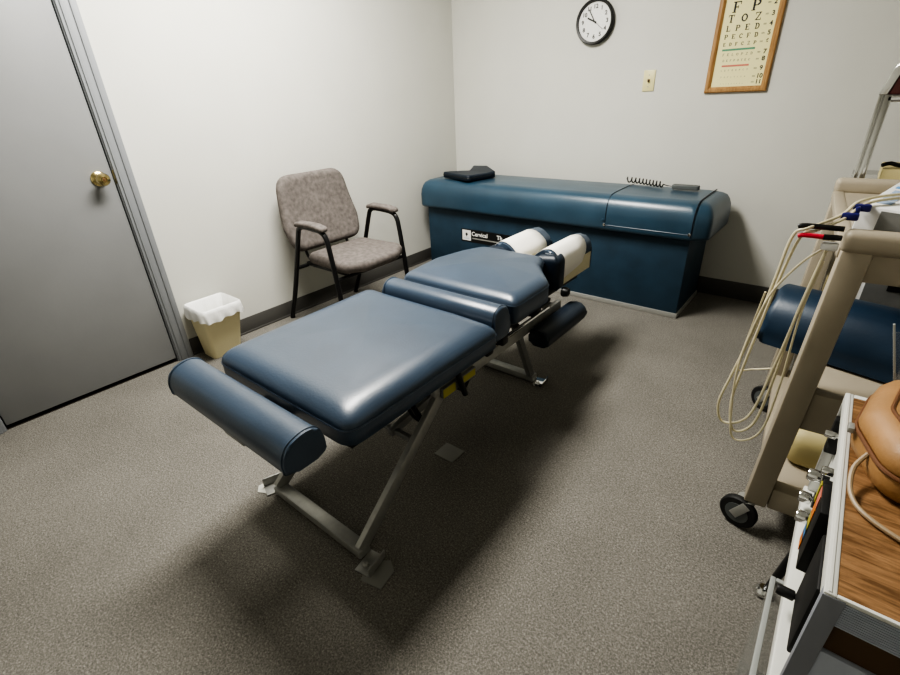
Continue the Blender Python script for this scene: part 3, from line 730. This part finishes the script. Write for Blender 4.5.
lead([(2.640, -1.99, .905), (2.61, -2.0, .87), (2.575, -2.005, .80), (2.558, -2.005, .72), (2.545, -2.005, .58), (2.556, -2.005, .44), (2.58, -2.005, .345), (2.635, -2.005, .39), (2.645, -2.005, .55), (2.64, -2.0, .75), (2.650, -1.992, .88)], 'lead', 'thin cream cable making the lowest loop at the near corner of the cart', .0028)
lead([(2.555, -1.95, .77), (2.54, -1.90, .60), (2.532, -1.84, .48), (2.57, -1.80, .47), (2.62, -1.82, .50)], 'lead', 'thin cream cable hanging behind the looped leads in front of the bolster', .0025)
pg = thing('probe_plug', 'red and black lead plugs resting at the near corner of the cart top', 'plug', (2.62, -1.995, .92))
obj('red_sleeve', T([(2.590, -2.004, .9335), (2.602, -2.005, .937), (2.636, -2.005, .937)], .0055, 4), 'redp', pg)
obj('black_tip', T([(2.636, -2.005, .937), (2.668, -1.998, .937)], .0062), 'black', pg)
single('probe_plug', T([(2.585, -1.99, .951), (2.600, -1.99, .9545), (2.668, -1.985, .954)], .0060, 4), 'black', 'long black lead plug lying across the near corner of the cart top', 'plug')
single('cable_clip', B((2.636, -2.006, .907), (2.668, -1.984, .925), bev=.005), 'white', 'small white clip under the lead plugs at the cart corner', 'clip')
single('cable_connector', B((2.672, -1.906, .978), (2.704, -1.888, .994), (2.655, -1.935, .962), (2.687, -1.915, .978), (2.676, -1.918, .968), (2.686, -1.904, .990), bev=.004), 'blueplug', 'dark blue double connector on the stimulator leads on the cart', 'plug')

# ------------------------------------------------------------------ chrome stand with red top behind the cart
cs = thing('chrome_stand', 'chrome-legged stand with a dark red top standing behind the beige cart', 'stand', (2.95, -.65, 0))
for x in (2.665, 3.235):
    for y in (-.85, -.45):
        obj('leg', B((x-.006, y-.014, .001), (x+.004, y+.014, 1.19), (x+.008, y-.012, .001), (x+.030, y+.012, 1.19), (x+.003, y-.006, .001), (x+.009, y+.006, 1.18), bev=.002), 'chrome', cs)
obj('shelf', B((2.655, -.862, .86), (3.245, -.438, .88), bev=.003), 'chrome', cs)
for y in (-.85, -.45): obj('top_rail', B((2.68, y-.012, 1.165), (3.22, y+.012, 1.188), bev=.006), 'chrome', cs)
tb = obj('red_top', extr([(2.68, 1.19), (3.22, 1.19), (3.21, 1.285), (3.10, 1.305), (2.80, 1.305), (2.705, 1.285)], 'y', -.865, -.435, .004), 'maroon', cs)
obj('chrome_corner', extr([(2.655, 1.19), (2.679, 1.19), (2.704, 1.29), (2.80, 1.310), (2.80, 1.318), (2.70, 1.302), (2.675, 1.275)], 'y', -.868, -.432, .002), 'chrome', cs)
single('paper_box', B((2.74, -.83, .8815), (3.0, -.60, .935), bev=.003), 'pale', 'low yellow paper box on the shelf of the chrome stand', 'box')
bm = nb(); tube(bm, catmull([(2.735, -.80, .945), (2.76, -.79, .952), (2.80, -.78, .944), (2.95, -.76, .946)], 5), .0075, 8); single('black_instrument', bm, 'black', 'black handled instrument lying on the yellow paper box', 'tool')

# ------------------------------------------------------------------ therapy unit with wood-grain top on a stand
DX0, DX1, DY_0, DY_1, DZ0, DZ1 = 2.750, 3.30, -2.770, -2.246, .425, .70
dv = thing('therapy_console', 'wood-grain topped therapy console with white rims and chrome knobs in the lower right', 'device', (3.02, -2.51, DZ0))
obj('wood_top', B((DX0+.013, DY_0+.006, DZ1-.012), (DX1-.013, DY_1-.013, DZ1-.0015)), 'walnut', dv)
obj('body', B((DX0+.030, DY_0+.014, DZ0+.004), (DX1-.004, DY_1-.004, DZ1-.013)), 'vinylgrey', dv)
bm = nb()
box(bm, (DX0, DY_0, DZ1-.022), (DX0+.013, DY_1, DZ1), .002); box(bm, (DX0+.004, DY_0+.003, DZ1-.004), (DX0+.007, DY_1-.003, DZ1+.0012))
box(bm, (DX0+.013, DY_1-.013, DZ1-.022), (DX1, DY_1, DZ1), .002); box(bm, (DX0+.013, DY_0, DZ1-.006), (DX1, DY_0+.005, DZ1), .001)
obj('top_rim', bm, 'offwhite', dv)
obj('side_panel', B((DX0+.018, DY_0+.012, DZ0+.02), (DX0+.030, DY_1-.006, DZ1-.022)), 'offwhite', dv)
obj('bottom_rim', B((DX0-.006, DY_0+.002, DZ0), (DX0+.018, DY_1, DZ0+.028), bev=.003), 'offwhite', dv)
obj('end_rim', B((DX0, DY_1-.014, DZ0+.028), (DX0+.018, DY_1, DZ1-.022), bev=.002), 'alu', dv)
# near face: grey column, ribbed strip, brown recess, lower ledge
obj('front_column', B((DX0-.0005, DY_0-.0015, DZ0+.0285), (DX0+.022, DY_0+.012, DZ1-.0035), bev=.0005), 'vinylgrey', dv)
bm = nb()
for k in range(11): box(bm, (DX0+.022, DY_0, DZ1-.048+k*.0038), (DX1-.016, DY_0+.0125, DZ1-.048+k*.0038+.0028), .0006, 1)
obj('ribbed_strip', bm, 'ribbed', dv)
obj('brown_panel', B((DX0+.022, DY_0+.006, DZ1-.098), (DX1-.016, DY_0+.0135, DZ1-.049)), 'darkwood', dv)
obj('ledge', B((DX0+.022, DY_0-.0, DZ1-.20), (DX1-.016, DY_0+.0135, DZ1-.099), bev=.001), 'ribbed', dv)
# controls on the left panel
XP = DX0+.018
def knob(y, z, r, L, m='chrome', nm='knob'):
    bm = nb(); lathe(bm, [(r*.55, 0), (r*.55, L*.35), (r, L*.4), (r, L*.9), (r*.85, L), (0, L)], (XP, y, z), (-1, 0, 0), 20); return obj(nm, bm, m, dv)
knob(-2.33, .545, .013, .034); knob(-2.325, .482, .012, .034); knob(-2.40, .492, .012, .034); knob(-2.44, .640, .008, .028)
for y, z in ((-2.33, .545), (-2.325, .482), (-2.40, .492)):
    bm = nb(); lathe(bm, [(.016, 0), (.016, .010), (0, .010)], (XP, y, z), (-1, 0, 0), 20); obj('knob_base', bm, 'black', dv)
knob(-2.60, .492, .009, .040, 'black', 'control_knob'); knob(-2.30, .630, .008, .03)
obj('latch', B((XP-.020, -2.285, .575), (XP, -2.262, .655), bev=.003), 'black', dv)
obj('rocker_switch', B((XP-.022, -2.50, .585), (XP, -2.455, .635), bev=.002), 'black', dv)
obj('rocker_mark', B((XP-.024, -2.47, .590), (XP-.0222, -2.457, .630)), 'yellow', dv)
md = obj('control_module', B((XP-.026, -2.585, .535), (XP, -2.51, .665), bev=.002), 'black', dv)
for m_, z in (('redink', .645), ('orange', .615), ('yellow', .59), ('bluelabel', .570), ('orange', .549)):
    obj('colour_label', B((XP-.0272, -2.540, z-.013), (XP-.0262, -2.511, z+.013)), m_, md)
mt_ = obj('meter', B((XP-.008, -2.725, .495), (XP, -2.60, .655), bev=.003), 'black', dv)
obj('meter_cover', B((XP-.016, -2.718, .503), (XP-.0085, -2.607, .647), bev=.003), 'rubber', mt_)
# stand below: legs, shelf
sd = thing('console_stand', 'chrome and black stand carrying the wood-grain topped console', 'stand', (3.02, -2.51, 0))
obj('platform', B((DX0+.008, DY_0+.02, .392), (DX1-.02, DY_1-.01, .4245), bev=.003), 'greyp', sd)
for x, y, a in ((2.752, -2.17, 1), (3.25, -2.17, 1), (2.93, -2.74, -1), (3.25, -2.74, -1)):
    bm = nb(); tube(bm, [(x+.01, y, .02), (x+.045, y-.06*a, .393)], .011, 12); lg = obj('leg', bm, 'blackmetal', sd)
    bm = nb(); lathe(bm, [(.020, .001), (.022, .006), (.018, .018), (.010, .026), (0, .026)], (x, y, 0), seg=18); obj('foot', bm, 'chrome', lg)
# clear acrylic bin beside the stand
cb = thing('acrylic_bin', 'clear acrylic bin standing on the carpet left of the console stand', 'container', (2.80, -2.60, 0))
obj('side_wall', B((2.738, -2.78, .002), (2.742, -2.40, .30), (2.742, -2.404, .002), (2.88, -2.40, .30), (2.88, -2.78, .002), (2.884, -2.40, .30), (2.742, -2.78, .002), (2.88, -2.776, .30)), 'clear', cb)
obj('bottom', B((2.742, -2.776, .002), (2.88, -2.404, .008)), 'clear', cb)
obj('rim', B((2.735, -2.785, .300), (2.745, -2.395, .307), (2.877, -2.785, .300), (2.887, -2.395, .307), (2.745, -2.405, .300), (2.877, -2.395, .307), bev=.002), 'acredge', cb)

# tan leather case on the console
lc = thing('leather_case', 'tan leather case with wrist strap lying on the wood-grain console', 'case', (2.90, -2.34, DZ1))
cpoly = rpoly([(2.757, -2.44), (2.795, -2.56), (3.06, -2.57), (3.07, -2.30), (2.782, -2.285)], [.06, .06, .05, .05, .06])
lo_ = obj('lower_shell', pad(cpoly, [(.012, DZ1+.0005), (.002, DZ1+.010), (0, DZ1+.025), (.002, DZ1+.040)], .001), 'leather', lc, 60)
up_ = obj('upper_shell', pad(cpoly, [(.004, DZ1+.045), (.001, DZ1+.052), (.005, DZ1+.068), (.016, DZ1+.082), (.034, DZ1+.089)], .008), 'leather', lc, 60)
bm = nb(); tube(bm, [(p.x, p.y, DZ1+.043) for p in inset(cpoly, .001)], .0035, 8, True); obj('zipper', bm, 'leatherdk', lc)
bm = nb(); tube(bm, [(2.9135+(p.x-2.9135)*.785, -2.4275+(p.y+2.4275)*.755, DZ1+.0885) for p in cpoly], .003, 8, True); obj('piping', bm, 'leatherdk', up_)
bm = nb(); box(bm, (2.749, -2.455, DZ1+.036), (2.758, -2.435, DZ1+.046), .002); obj('zip_pull', bm, 'steel', lc)
bm = nb(); tube(bm, catmull([(2.777, -2.50, DZ1+.036), (2.764, -2.53, DZ1+.022), (2.767, -2.575, DZ1+.008), (2.79, -2.61, DZ1+.0045), (2.85, -2.64, DZ1+.0045), (2.95, -2.65, DZ1+.0045), (3.02, -2.62, DZ1+.008), (3.03, -2.57, DZ1+.03)], 8), .0035, 8); obj('wrist_strap', bm, 'strap', lc)
# clear acrylic holder behind the case
ah = thing('acrylic_holder', 'clear acrylic sheet holder standing behind the tan case at the right edge', 'holder', (2.85, -2.2, DZ1))

bm = nb(); bar(bm, (2.882, -2.268, .7015), (2.833, -2.268, .865), .120, .004, (0, 1, 0), .001); obj('front_sheet', bm, 'clear', ah)
bm = nb(); bar(bm, (2.822, -2.271, .7015), (2.773, -2.271, .865), .0035, .006, (0, 1, 0), .0008); obj('polished_edge', bm, 'acredge', ah)
bm = nb(); bar(bm, (2.83, -2.255, .7015), (2.83, -2.255, .79), .045, .004, (0, 1, 0), .001); obj('rear_tab', bm, 'clear', ah)

# face cushion on the wall end of the bench: a bent pad
vp = rpoly([(.225, -.425), (.53, -.515), (.605, -.27), (.44, -.135), (.31, -.150), (.405, -.325), (.255, -.365)], [.015, .04, .03, .03, .02, .05, .02])
vc = thing('face_cushion', 'dark navy bent face cushion lying on the corner end of the blue bench', 'cushion', (.35, -.25, .697))
fcu = obj('pad', pad(vp, rprof(.6975, .738, .012, .004), .004, zfn=lambda x, y, z: .10*max(0, y+.33)*(z > .71)), 'navy', vc, 60)
bm = nb(); tube(bm, [(p.x, p.y, .717) for p in inset(vp, -.0005)], .0025, 6, True); obj('zipper', bm, 'black', fcu)

# the things hung on the back wall sit on its face
for t_, dx, dz in ((ck, -.015, .004), (sw, -.011, 0), (ec, -.0065, .003)): t_.location += Vector((dx, BW, dz))
# the cart stands a little askew
def turn(t_, piv, ang):
    p = Vector(piv); t_.location = p + Matrix.Rotation(ang, 3, 'Z') @ (t_.location-p); t_.rotation_euler.z = ang
turn(ct, (CX0, CY0, 0), math.radians(4))
# ------------------------------------------------------------------ camera, world, colour
for r in ROOTS:
    if '_o' in r: del r['_o']
cam = bpy.data.cameras.new('camera'); co = bpy.data.objects.new('camera', cam); C.objects.link(co)
cam.sensor_width = 36; cam.lens = 471.56/900*36; cam.clip_start = .02
yaw, pit, rol = math.radians(39.854), math.radians(27.116), math.radians(-2.6157)
f_ = Vector((-math.sin(yaw)*math.cos(pit), math.cos(yaw)*math.cos(pit), -math.sin(pit))); r_ = Vector((math.cos(yaw), math.sin(yaw), 0)); u_ = r_.cross(f_)
rr = r_*math.cos(rol)+u_*math.sin(rol); uu = u_*math.cos(rol)-r_*math.sin(rol)
mw = Matrix(((rr.x, uu.x, -f_.x, 2.64375), (rr.y, uu.y, -f_.y, -3.325), (rr.z, uu.z, -f_.z, 1.25), (0, 0, 0, 1)))
co.matrix_world = mw
bpy.context.scene.camera = co
w = bpy.data.worlds.new('world'); bpy.context.scene.world = w; w.use_nodes = True
w.node_tree.nodes['Background'].inputs['Color'].default_value = (.9, .95, 1, 1); w.node_tree.nodes['Background'].inputs['Strength'].default_value = .05
sc = bpy.context.scene
sc.view_settings.view_transform = 'AgX'; sc.view_settings.look = 'AgX - High Contrast'; sc.view_settings.exposure = .46
